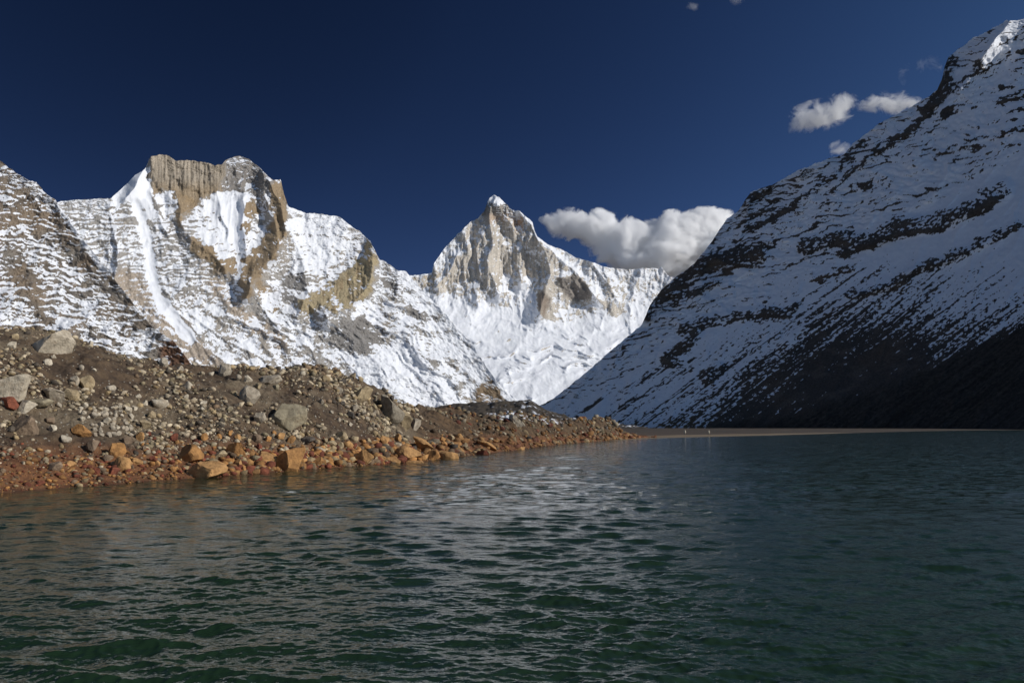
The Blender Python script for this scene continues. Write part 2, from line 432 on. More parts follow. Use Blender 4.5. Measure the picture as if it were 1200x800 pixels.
def paint_peak(X, Y, nz, yt, nrm):
    wx = 3 * fbm(X / 10, Y / 10, 4, 131); wy = 3 * fbm(X / 10, Y / 10, 4, 132)
    sx = X + wx; sy = Y + wy
    n = fbm(X / 14, Y / 14, 5, 133); n2 = fbm(X / 40, Y / 40, 4, 134); n3 = fbm(X / 3.5, Y / 6, 3, 135)
    bias = .22 + .16 * n + .12 * n2 + .26 * n3
    wall = pmask(sx, sy, [(470, 318), (520, 318), (555, 255), (568, 240), (605, 240), (628, 270), (640, 288), (660, 310), (690, 330), (700, 352), (682, 358), (650, 345), (645, 372), (628, 378), (634, 345), (612, 336), (590, 350), (575, 345), (560, 356), (535, 350), (505, 346), (490, 336)], 6)
    bias -= .30 * wall
    bias += .9 * pmask(sx, sy, [(562, 226), (600, 226), (592, 240), (572, 240)], 2) * sstep(-.3, .3, n3 + .4)
    bias -= .25 * pmask(sx, sy, [(566, 240), (600, 238), (606, 250), (566, 253)], 2)
    bias += .5 * band(sx, sy, [(600, 244), (624, 258)], 4) + .6 * band(sx, sy, [(630, 278), (660, 304), (676, 318)], 3.5)
    bias += .6 * pmask(sx, sy, [(652, 326), (660, 318), (674, 316), (668, 320)], 2)
    dk = pmask(sx, sy, [(654, 326), (675, 320), (690, 336), (694, 350), (676, 354), (660, 345)], 3)
    bias -= .4 * dk
    dk2 = pmask(sx, sy, [(628, 345), (638, 340), (645, 352), (640, 372), (632, 368)], 3); bias -= .5 * dk2
    dk3 = pmask(sx, sy, [(700, 320), (715, 322), (722, 345), (712, 352)], 4); bias -= .25 * dk3
    dk4 = pmask(sx, sy, [(578, 386), (600, 388), (608, 396), (590, 400)], 3); bias -= .5 * dk4 + .4 * pmask(sx, sy, [(700, 350), (730, 362), (750, 372), (738, 380), (712, 368)], 4) + .3 * pmask(sx, sy, [(640, 372), (690, 362), (700, 368), (650, 384)], 3)
    s0 = pmask(sx, sy, [(484, 338), (560, 345), (640, 376), (760, 350), (790, 500), (470, 500)], 14); bias += .28 * s0
    s1 = pmask(sx, sy, [(596, 318), (622, 322), (632, 345), (604, 352), (582, 350)], 6); bias += .3 * s1
    glac = sstep(395, 425, Y); bias -= sstep(385, 415, Y) * (.48 * sstep(-.05, .6, fbm((X + .5 * Y) / 20, Y / 6, 5, 137, .62)))
    bias += .5 * sstep(3, .6, Y - yt) * sstep(540, 500, X)
    s = sstep(-.24, .24, nz - .40 + bias)
    rc = np.broadcast_to(np.array((.56, .515, .45)), X.shape + (3,)).copy()
    st = fbm(X / 3, Y / 34, 4, 138, .6)
    rc = rc * (1 + .25 * st[..., None])
    rc = cmix(rc, sstep(0, .6, n2) * .3, (.45, .39, .31))
    rc = cmix(rc, pmask(sx, sy, [(600, 254), (612, 256), (614, 268), (606, 272)], 3) * .8, (.48, .30, .19))
    rc = cmix(rc, pmask(sx, sy, [(568, 250), (600, 250), (600, 258), (572, 262)], 3) * .6, (.47, .34, .24))
    rc = cmix(rc, pmask(sx, sy, [(480, 322), (520, 318), (515, 335), (498, 350)], 4) * .7, (.48, .40, .28))
    rc = cmix(rc, dk * .8, (.2, .18, .165)); rc = cmix(rc, dk2 * .8, (.22, .17, .13))
    rc = cmix(rc, pmask(sx, sy, [(564, 236), (602, 234), (606, 250), (564, 252)], 3) * .7, (.23, .215, .20))
    return s, rc

# --- the shaded mountain on the right
RB = [([(758, 368), (772, 347), (800, 325), (830, 305), (862, 300), (890, 300)], 9, 11), ([(786, 420), (800, 405), (815, 392)], 11, 8),
      ([(800, 385), (830, 376), (880, 370), (925, 366), (936, 356)], 7, 5), ([(795, 352), (815, 342), (840, 330)], 8, 5),
      ([(945, 288), (980, 278), (1020, 282), (1050, 266), (1090, 262), (1150, 240), (1172, 222)], 10, 13), ([(985, 298), (1020, 286), (1060, 274)], 5, 4),
      ([(1118, 252), (1150, 246), (1160, 236)], 8, 6), ([(955, 327), (980, 320), (1000, 315)], 4, 3), ([(995, 346), (1040, 335), (1095, 308), (1130, 294), (1190, 264)], 3, 6),
      ([(874, 234), (890, 226), (906, 216)], 7, 4), ([(1094, 118), (1106, 92), (1112, 72), (1106, 100)], 7, 6), ([(1080, 130), (1120, 100), (1150, 78)], 5, 4),
      ([(1035, 175), (1070, 150), (1098, 122)], 6, 4), ([(880, 268), (930, 240), (985, 195), (1010, 168)], 4, 5), ([(960, 240), (990, 208), (1050, 160)], 3, 4),
      ([(1170, 120), (1200, 112)], 4, 3), ([(1100, 180), (1140, 165), (1200, 150)], 3, 3), ([(830, 440), (845, 430)], 8, 5)]
def strata_flank(X, Y):
    hl = (502 - Y) - .30 * X + 7 * fbm(X / 70, Y / 45, 3, 153)
    return hl, hl / 9 + .8 * fbm(X / 40, Y / 14, 4, 154), hl / 4 + .9 * fbm(X / 22, Y / 8, 4, 155)
def relief_flank(X, Y, yt):
    wx = 12 * fbm(X / 80, Y / 80, 3, 151); wy = 12 * fbm(X / 80, Y / 80, 3, 152)
    sx = X + .4 * wx; sy = Y + .4 * wy
    up = sstep(0, 60, (430 - .55 * (X - 790)) - Y)       # above the talus
    h = (502 - Y)
    hl, s1, s2 = strata_flank(X, Y)
    led = .6 * 9 * stair(s1, .5) + .4 * 4 * stair(s2, .5)
    hh = h + up * .45 * (led - hl)
    L = -1.35 * (X - 1200) + 1.55 * hh
    L = L - 16 * ridged((X * .8 + Y * .35 + wx) / 90, (Y + wy) / 230, 4, 156) * up - 6 * ridged((X * .72 + Y * .5 + wx * .5) / 26, (Y - X * .5) / 130, 4, 160)
    for pts, w0, w1 in RB:
        L = L - 1.1 * (w0 + w1) * .5 * band(sx, sy, pts, w0 * 1.4, w1 * 1.4, .2)
    for pts, w, a in (([(1186, 18), (1176, 38), (1162, 52), (1152, 66)], 26, 34), ([(955, 186), (945, 198), (935, 210)], 18, 26), ([(1128, 292), (1112, 298)], 5, 8), ([(1090, 308), (1074, 315), (1058, 321)], 5, 8), ([(1160, 48), (1142, 78), (1120, 110), (1092, 150), (1070, 190)], 30, 12), ([(960, 198), (940, 235), (915, 262), (890, 290)], 22, 10),
                      ([(1190, 264), (1095, 310), (1000, 348), (920, 400)], 16, 9), ([(1040, 150), (1010, 200), (960, 250)], 24, 8)):
        L = L - crest(sx, sy, pts, w, a)
    L = L + (.8 + .9 * up) * fbm(X / 9, Y / 6, 5, 164, .55)
    return L
def paint_flank(X, Y, nz, yt, nrm):
    wx = 7 * fbm(X / 26, Y / 14, 6, 171, .66); wy = 5 * fbm(X / 26, Y / 12, 6, 172, .66)
    sx = X + wx; sy = Y + wy
    n = fbm(X / 24, (Y + .35 * X) / 9, 5, 173); n2 = fbm(X / 90, Y / 70, 4, 174); n3 = fbm(X / 5, (Y + .3 * X) / 2.6, 3, 175)
    up = sstep(-10, 50, (430 - .55 * (X - 790)) - Y)
    hl, s1, s2 = strata_flank(X, Y)
    sunny = band(X, Y, [(1196, 22), (1182, 38), (1168, 54), (1158, 66)], 12) + band(X, Y, [(958, 192), (948, 199), (938, 208)], 8)
    bias = .50 + .10 * n2 + .12 * n + .12 * n3
    bias -= up * (.75 * ledge(s1, X, 95, -.05, .35, .60, 51) + .6 * ledge(s2, X, 60, .0, .4, .55, 53) + .14 * sstep(.15, .6, n3 + .4 * n))
    bias -= (1 - up) * .3 * sstep(.2, .6, n3 + .5 * n)
    bias -= .35 * pmask(sx, sy, [(755, 372), (775, 340), (850, 255), (900, 214), (960, 190), (930, 250), (890, 300), (800, 345)], 14)
    bias -= .22 * pmask(sx, sy, [(1000, 170), (1095, 105), (1110, 62), (1185, 20), (1150, 80), (1100, 150), (1030, 210)], 12)
    for pts, w0, w1 in RB:
        m = band(sx, sy, pts, w0 * 1.25, w1 * 1.25, .45)
        bias -= m * np.clip(.74 + .9 * n3 + .5 * n, 0, 1.4)
    # loose debris: streaks that run straight down the fall line, growing denser towards the lake
    ux = (X * .80 - (502 - Y) * .60); vx = (X * .60 + (502 - Y) * .80)   # across / along ~37 degrees
    al = X * .80 + (502 - Y) * .60; ac = -X * .60 + (502 - Y) * .80
    st = fbm(al / 95, ac / 3.6 + .6 * fbm(al / 60, ac / 20, 3, 181), 5, 176, .68); st2 = fbm(al / 60, ac / 9, 3, 178)
    line = 505 - np.interp(X, [600, 700, 760, 860, 960, 1060, 1120, 1200, 1700], [-20, 0, 10, 78, 150, 168, 150, 140, 130])
    below = Y - line                                      # > 0: below the snow line
    deb = sstep(-115, 62, below + 26 * n2 + 26 * st2)
    bias -= (1 - up * .5) * deb * (.62 + .80 * st + .55 * n3) + 1.0 * sstep(5, 85, below + 14 * st2 + 20 * n3)
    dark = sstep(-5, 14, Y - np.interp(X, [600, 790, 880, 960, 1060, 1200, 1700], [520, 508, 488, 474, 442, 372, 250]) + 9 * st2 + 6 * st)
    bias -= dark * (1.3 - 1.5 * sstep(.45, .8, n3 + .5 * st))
    sb = band(sx, sy, [(655, 498), (720, 462), (775, 432), (800, 412)], 5, 4) + .7 * band(sx, sy, [(690, 500), (760, 458), (820, 420)], 5, 5)
    bias -= sb * (.35 + .5 * st)
    bias -= .5 * sstep(.15, .7, fbm(X / 50, Y / 50, 3, 179)) * sstep(.1, .5, n3 + n) * up
    bias = bias + .6 * sunny
    s = sstep(-.2, .2, nz - .52 + bias)
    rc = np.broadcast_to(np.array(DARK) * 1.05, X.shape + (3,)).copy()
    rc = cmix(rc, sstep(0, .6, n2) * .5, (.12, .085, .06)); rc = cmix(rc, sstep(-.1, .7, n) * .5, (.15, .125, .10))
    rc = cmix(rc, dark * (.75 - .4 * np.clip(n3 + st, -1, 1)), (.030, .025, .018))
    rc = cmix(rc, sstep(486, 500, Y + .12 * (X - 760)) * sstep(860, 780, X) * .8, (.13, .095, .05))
    return s, rc

def build_mountains():
    st = .85
    m = mountain('mountain_spur', np.arange(-150, 250, st), [(-150, 70), (-60, 140), (0, 188), (18, 202), (36, 213), (42, 213), (52, 225), (65, 235), (95, 277), (130, 322), (152, 350), (176, 380), (206, 402), (228, 432), (250, 470)], 500, 330, 2300.,
                 relief_spur, paint_spur, mat_mountain('ledge_rock_and_snow', 2.6), .9, 8, 3)
    tag(m, 'brown ledged mountain with broken snow rising behind the left end of the moraine', 'mountain', kind='structure')
    m = mountain('mountain_massif', np.arange(20, 660, st), [(20, 262), (60, 240), (75, 235), (100, 234), (130, 232), (146, 218), (160, 204), (170, 198), (176, 184), (187, 181), (198, 183), (206, 188), (222, 188), (240, 190), (252, 194), (260, 193), (264, 188), (276, 183), (282, 183), (292, 187), (304, 196), (314, 206), (320, 211), (329, 210), (333, 228), (338, 242), (356, 249), (375, 251), (398, 254), (410, 264), (420, 270), (434, 283), (438, 291), (445, 304), (452, 307), (466, 317), (476, 318), (481, 324), (497, 342), (520, 365), (552, 400), (570, 430), (590, 456), (612, 472), (660, 492)], 501, 370, 4000.,
                 relief_massif, paint_massif, mat_mountain('banded_rock_and_snow', 4.0), .8, 7, 11)
    tag(m, 'broad sunlit snowy massif with a tan rock tower on its crest', 'mountain', kind='structure')
    m = mountain('mountain_peak', np.arange(430, 880, st), [(430, 345), (470, 322), (484, 323), (506, 320), (509, 308), (520, 292), (535, 276), (552, 259), (560, 256), (568, 247), (571, 238), (574, 232), (579, 228.5), (585, 231), (592, 238), (600, 246), (609, 247), (615, 253), (624, 260), (627, 272), (630, 278), (642, 286), (660, 293), (675, 302), (690, 306), (710, 313), (735, 316), (757, 314), (776, 314), (782, 322), (800, 330), (880, 400)], 501, 340, 5600.,
                 relief_peak, paint_peak, mat_mountain('pale_granite_and_snow', 6.0), .7, 6, 23)
    tag(m, 'pointed granite pyramid peak with a snow cap above the glacier', 'mountain', kind='structure')
    xs = np.concatenate([np.arange(585, 1215, st), np.arange(1216, 1700, 5)])
    m = mountain('mountain_flank', xs, [(585, 501), (600, 492), (616, 484), (650, 466), (700, 425), (752, 380), (758, 366), (762, 356), (775, 340), (790, 326), (812, 310), (833, 285), (852, 256), (866, 246), (880, 225), (905, 216), (935, 200), (960, 190), (990, 180), (1000, 168), (1030, 145), (1060, 130), (1090, 112), (1098, 106), (1104, 92), (1107, 78), (1112, 66), (1140, 45), (1164, 33), (1180, 24), (1200, 23), (1230, 50), (1300, 120), (1420, 240), (1560, 350), (1700, 440)], 502.3, 480, 1150.,
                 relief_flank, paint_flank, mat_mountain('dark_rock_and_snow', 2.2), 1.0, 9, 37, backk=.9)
    tag(m, 'steep dark mountain flank in shade with snow above the far shore', 'mountain', kind='structure')

# ------------------------------------------------------------------ ground, lake, shore
WL = [(-260, 604), (-120, 590), (0, 578), (50, 573.5), (100, 570), (150, 566), (200, 562.5), (235, 560), (300, 555), (350, 551), (400, 547.5), (450, 543.5), (500, 540), (540, 535), (570, 531.5), (600, 528), (640, 522.5), (680, 518.5), (715, 516), (738, 514.6), (752, 513.6), (770, 512.5)]
CR = [(-260, 330, 55), (-120, 352, 57), (0, 383, 60), (40, 388, 62), (60, 392, 63), (110, 402, 65), (165, 419, 67), (200, 428, 69), (250, 433, 72), (300, 429, 75), (345, 431, 78), (380, 431, 80), (400, 437, 82), (420, 446, 84), (440, 457, 86), (455, 465, 88), (468, 474, 92), (482, 478, 100), (500, 478, 112), (530, 480, 122), (560, 486, 130), (600, 484, 140), (625, 488, 150), (650, 491, 165), (672, 493, 180), (690, 491.5, 195), (706, 493, 205), (716, 496, 210), (728, 504, 218), (740, 511, 226), (770, 512, 240)]
_w = np.array([(ray(x, y)[0], lake_depth(x, y)) for x, y in WL])
_c = np.array([(ray(x, y)[0], d, HC + ray(x, y)[1] * d) for x, y, d in CR])
def moraine_height(X, Y, rough=True):
    u = X / np.maximum(Y, 1)
    d0 = np.interp(u, _w[:, 0], _w[:, 1]); d1 = np.interp(u, _c[:, 0], _c[:, 1]); hc = np.interp(u, _c[:, 0], _c[:, 2])
    t = (Y - d0) / (d1 - d0)
    tt = np.clip(t, 0, 1)
    bulge = .10 * np.sin(tt * math.pi * 2) * -1
    h = hc * np.where(t < 1, np.clip(tt * .9 + .1 * tt * tt + bulge * .55, 0, 1), 1 - .55 * (np.clip(t, 1, 4) - 1) ** 1.2)
    h = np.where(t < 0, (Y - d0) * .13, h)
    if rough:
        sc = np.clip(Y / 55, .8, 3)
        env = sstep(-.02, .25, t)
        h = h + env * (.40 * fbm(X / 6.3, Y / 8., 5, 203, .6) * sc ** .6 + .16 * ridged(X / 2.9, Y / 4.1, 3, 207))
        h = h + (.25 + .75 * env) * (.10 * fbm(X / .8, Y / .8, 4, 211, .6) + .10 * fbm(X / 2.6, Y / 4., 3, 213))
    return h, t
def moraine_hit(px, py):
    """where the ray through a photo pixel meets the moraine"""
    a, b = ray(px, py)
    d = np.concatenate([np.linspace(26, 110, 1200), np.linspace(110.2, 330, 1200)])
    h, t = moraine_height(a * d, d)
    z = HC + b * d
    k = np.nonzero((z <= h) & (t > -.05))[0]
    if len(k) == 0: return None
    i = k[0]
    return a * d[i], d[i], h[i], float(t[i])

def mat_moraine():
    m = bpy.data.materials.new('moraine_soil'); t = NT(m)
    pos = t.n('ShaderNodeNewGeometry').outputs['Position']
    big = t.noise(pos, .16, 4, .6); mid = t.noise(pos, .9, 5, .65); fine = t.noise(pos, 5.5, 4, .7)
    vor = t.n('ShaderNodeTexVoronoi'); t.put(vor.inputs['Vector'], pos); vor.inputs['Scale'].default_value = 3.4; vor.inputs['Randomness'].default_value = 1
    vor2 = t.n('ShaderNodeTexVoronoi'); t.put(vor2.inputs['Vector'], pos); vor2.inputs['Scale'].default_value = 1.5
    soil = t.mix(t.range(mid, .35, .65), (.046, .028, .016, 1), (.115, .074, .041, 1))
    grey = t.mix(t.range(fine, .3, .7), (.095, .069, .041, 1), (.225, .175, .115, 1))
    col = t.mix(t.range(t.math('ADD', big, t.math('MULTIPLY', mid, .25)), .56, .80), soil, grey)
    # single pebbles
    peb = t.math('MULTIPLY', t.range(vor.outputs['Distance'], .16, .26, 1., 0.), t.range(t.n('ShaderNodeSeparateColor').outputs[0], 0, 1))
    sep = t.n('ShaderNodeSeparateColor'); t.put(sep.inputs[0], vor.outputs['Color'])
    peb = t.math('MULTIPLY', t.range(vor.outputs['Distance'], .16, .28, 1., 0.), t.range(sep.outputs[0], .45, .6))
    pcol = t.mix(sep.outputs[1], (.20, .165, .12, 1), (.42, .38, .31, 1))
    col = t.mix(peb, col, pcol)
    far = t.attr('far'); wet = t.attr('height')
    brown = t.mix(t.range(mid, .3, .7), (.060, .036, .017, 1), (.135, .080, .038, 1))
    col = t.mix(far, col, brown)
    rust = t.mix(t.range(mid, .3, .7), (.105, .040, .015, 1), (.255, .108, .040, 1))
    rust = t.mix(t.math('MULTIPLY', peb, .8), rust, t.mix(sep.outputs[1], (.34, .15, .05, 1), (.20, .06, .025, 1)))
    edge = t.math('ADD', wet, t.math('MULTIPLY', t.math('SUBTRACT', big, .5), 2.6))
    edge = t.math('ADD', edge, t.math('MULTIPLY', t.math('SUBTRACT', mid, .5), 1.0))
    col = t.mix(t.math('MULTIPLY', t.range(edge, .8, 2.3, 1., 0.), .95), col, rust)
    sn = t.attr('snow'); sn = t.range(t.math('ADD', sn, t.math('MULTIPLY', t.math('SUBTRACT', mid, .5), 1.4)), .45, .62)
    col = t.mix(sn, col, (.8, .83, .88, 1))
    damp = t.range(wet, -.02, .16, .55, 1.)
    col = t.mix(1., col, damp, 'MULTIPLY')
    h = t.math('ADD', t.math('MULTIPLY', fine, .5), t.math('ADD', t.math('MULTIPLY', mid, .8), t.math('MULTIPLY', peb, .35)))
    t.bsdf(col, .92, t.bump(h, .22, .9))
    return m

def build_moraine():
    pxs = np.arange(-260, 770, .9)
    u = ray(pxs, 520)[0]
    d0 = np.interp(u, _w[:, 0], _w[:, 1]); d1 = np.interp(u, _c[:, 0], _c[:, 1])
    tv = np.concatenate([np.linspace(-.25, 0, 14)[:-1], np.linspace(0, 1.05, 330), np.linspace(1.07, 3, 16)])
    D = d0[None] + (d1 - d0)[None] * tv[:, None]
    U = np.broadcast_to(u, D.shape)
    X = U * D
    H, t = moraine_height(X, D)
    P = np.stack([X, D, H], -1)
    px = np.broadcast_to(pxs, D.shape)
    far = sstep(455, 520, px + 14 * fbm(X / 9, D / 9, 3, 220)) * .9
    sn = .5 * pmask(px, project(X, D, H)[1], [(590, 482), (640, 484), (668, 496), (650, 500), (600, 492)], 6) + .5 * pmask(px, project(X, D, H)[1], [(565, 480), (605, 480), (596, 494), (570, 492)], 4)
    o = grid_mesh('moraine', P, mat_moraine(), {'far': far, 'height': H, 'snow': sn}, smooth=True)
    tag(o, 'stony brown moraine slope with a rust stained foot along the left shore', 'moraine', kind='structure')

def icos(sub):
    bm = bmesh.new(); bmesh.ops.create_icosphere(bm, subdivisions=sub, radius=1)
    v = np.array([q.co for q in bm.verts]); fc = np.array([[q.index for q in p.verts] for p in bm.faces], dtype=np.int32); bm.free()
    return v, fc
def rock_verts(sub, seed, cuts=9, rough=.06, el=(1, .8, .7)):
    rs = np.random.RandomState(seed); v, fc = icos(sub)
    v = v.copy()
    for k in range(cuts):
        n = rs.normal(size=3); n /= np.linalg.norm(n)
        d = rs.uniform(.45, .82)
        s = v @ n
        v -= np.maximum(s - d, 0)[:, None] * n
    o = rs.uniform(0, 90)
    if rough:
        w = fbm(v[:, 0] * 1.7 + o, v[:, 1] * 1.7 + v[:, 2] * 1.3, 4, seed % 50) * rough * 1.4 + fbm(v[:, 2] * 4 + o, v[:, 1] * 4 - v[:, 0] * 3, 3, seed % 37) * rough * .6
        v *= (1 + w)[:, None]
    v *= np.array(el)
    v -= (v.max(0) + v.min(0)) / 2
    v /= np.abs(v).max(0)                       # unit half sizes
    return v, fc
def mat_boulder(name, src):
    m = bpy.data.materials.new(name); t = NT(m)
    tc = t.n('ShaderNodeNewGeometry').outputs['Position']
    if src == 'object': c = t.n('ShaderNodeObjectInfo').outputs['Color']
    else: c = t.attr('stone_color', 'Color')
    n = t.noise(tc, 2.2, 6, .68); n2 = t.noise(tc, 9, 4, .7); n3 = t.noise(tc, .9, 3, .5, 1.2)
    col = t.mix(t.range(n, .3, .7), t.mix(1., c, (.6, .57, .54, 1), 'MULTIPLY'), t.mix(1., c, (1.22, 1.2, 1.17, 1), 'MULTIPLY'))
    col = t.mix(t.math('MULTIPLY', t.range(n3, .55, .72), .45), col, t.mix(1., c, (.55, .45, .36, 1), 'MULTIPLY'))
    col = t.mix(t.math('MULTIPLY', t.range(n2, .58, .7), .4), col, t.mix(1., c, (.5, .5, .5, 1), 'MULTIPLY'))
    h = t.math('ADD', n, t.math('MULTIPLY', n2, .4))
    t.bsdf(col, .88, t.bump(h, .16, .8))
    return m

PALEG = (.54, .475, .37); GRY = (.41, .355, .275); CREAM = (.60, .53, .41); TANR = (.42, .33, .20); ORG = (.43, .22, .075); ORGL = (.50, .28, .11); RED = (.24, .075, .04); DKR = (.10, .085, .07); BRN = (.25, .18, .12); OLV = (.36, .31, .21)
HERO = [  # centre px, centre py, width, height, colour, tilt, label
 (57, 401, 44, 28, PALEG, 8, 'big pale grey boulder with a sharp edge on the crest of the moraine'),
 (11, 454, 36, 27, CREAM, 5, 'big cream boulder half cut by the left edge of the picture'),
 (28, 477, 20, 15, CREAM, 25, 'white wedge shaped stone just below the big cream boulder'),
 (7, 473, 20, 12, RED, 0, 'dark red boulder under the big cream boulder'),
 (100, 449, 16, 15, TANR, 0, 'rounded yellowish boulder on dark soil right of the crest boulder'),
 (87, 446, 10, 10, GRY, 0, 'small grey stone touching the left of the rounded yellowish boulder'),
 (82, 464, 19, 12, TANR, 10, 'tan ochre block below the rounded yellowish boulder'),
 (60, 465, 22, 14, GRY, 15, 'grey tan slab beside the tan ochre block'),
 (43, 471, 32, 10, OLV, 12, 'long flat olive slab behind the white wedge stone'),
 (25, 499, 28, 20, BRN, 0, 'dull brown block sunk in the soil under the white wedge stone'),
 (61, 502, 8, 7, CREAM, 0, 'small bright white stone on the bare brown ground'),
 (56, 493, 12, 8, BRN, 0, 'pinkish brown stone just above the small bright white stone'),
 (94, 506, 22, 12, ORG, 20, 'rust and yellow block under the pile of pale stones'),
 (75, 515, 12, 8, CREAM, 0, 'cream stone at the left foot of the rust and yellow block'),
 (106, 523, 15, 12, BRN, 0, 'grey brown boulder between the cream stone and the tall orange block'),
 (63, 547, 15, 10, BRN, 15, 'pinkish grey stone low on the red gravel near the water'),
 (81, 545, 12, 8, ORGL, 0, 'bright orange stone right of the pinkish grey stone'),
 (135, 529, 19, 17, ORG, 20, 'tall orange block standing in front of the pale stone pile'),
 (142, 545, 19, 15, ORGL, 10, 'sunlit orange block with a dark left side below the tall orange block'),
 (133, 553, 11, 9, RED, 0, 'small red stone at the foot of the sunlit orange block'),
 (160, 541, 12, 7, ORGL, 0, 'flat orange stone right of the sunlit orange block'),
 (222, 532, 28, 19, ORG, 0, 'rounded rust orange boulder above the big shoreline block'),
 (240, 552, 40, 19, ORGL, 12, 'big salmon orange block with a black left face at the water edge'),
 (275, 528, 21, 15, ORG, 0, 'rounded brown boulder with a lit orange right side'),
 (255, 534, 19, 9, TANR, 10, 'flat tan slab left of the rounded brown boulder'),
 (184, 472, 18, 13, PALEG, 20, 'pale grey oblong stone in the middle of the dark slope'),
 (169, 499, 13, 10, TANR, 0, 'lone round tan stone below the pale grey oblong stone'),
 (263, 434, 13, 15, GRY, 0, 'upright grey boulder breaking the moraine skyline'),
 (291, 465, 22, 21, GRY, 0, 'grey block with a black left side high on the slope'),
 (335, 489, 42, 28, OLV, 8, 'huge olive tan boulder in the middle of the slope'),
 (303, 491, 14, 13, GRY, 0, 'dark grey boulder against the left of the huge olive boulder'),
 (341, 542, 38, 25, ORG, 30, 'large sloping rust orange slab leaning towards the water'),
 (314, 537, 20, 15, ORGL, 10, 'blocky orange boulder left of the sloping rust slab'),
 (400, 512, 13, 10, TANR, 0, 'lone round tan stone on pale gravel under the upper slope'),
 (358, 516, 19, 7, DKR, 15, 'dark narrow slab lying on pale gravel'),
 (425, 537, 22, 14, ORGL, 25, 'orange slab tipped on end in the shoreline rocks'),
 (372, 541, 13, 10, ORG, 0, 'orange boulder between the sloping slab and the tipped slab'),
 (458, 482, 30, 30, (.27, .235, .18), -12, 'huge dark block ending the high moraine crest'),
 (474, 494, 16, 22, TANR, 0, 'pale tan block against the right of the huge dark block'),
 (421, 463, 30, 14, TANR, 35, 'long tan slab sloping down from the crest'),
 (478, 532, 28, 14, ORGL, 12, 'broad flat orange slab in the shoreline boulder pile'),
 (460, 540, 17, 8, ORGL, 8, 'low orange stone in front of the broad flat slab'),
 (487, 543, 24, 5, ORGL, 0, 'thin orange slab lying in the water edge'),
 (493, 522, 26, 12, ORGL, 35, 'long ochre slab sloping above the broad flat slab'),
 (524, 534, 24, 13, ORGL, 30, 'tilted orange slab at the right end of the boulder pile'),
 (508, 534, 14, 11, ORG, 10, 'rust block wedged left of the tilted orange slab'),
 (571, 522, 22, 7, ORGL, 25, 'slim orange slab alone on the far shore beyond the pile'),
 (565, 534, 14, 8, RED, 0, 'dark red boulder standing in the shallows'),
 (485, 499, 20, 9, GRY, 40, 'grey slab sloping beside the pale tan block'),
 (604, 494, 20, 8, PALEG, 50, 'tall pale slab on the far brown ridge next to snow'),
 (608, 526, 14, 4, ORGL, 0, 'small flat orange slab at the far water edge'),
 (316, 445, 24, 11, GRY, 10, 'flat grey boulder cluster top near the moraine skyline'),
 (803, 507., 1.8, 4.4, PALEG, 0, 'left one of two tiny pale standing stones on the far sandy beach'),
 (831, 506.4, 1.8, 4.4, PALEG, 0, 'right one of two tiny pale standing stones on the far sandy beach'),
]
def beach_hit(px, py):
    d = 320.; a, b = ray(px, py)
    return a * d, d, beach_height(np.array([a * d]), np.array([d]))[0], .5

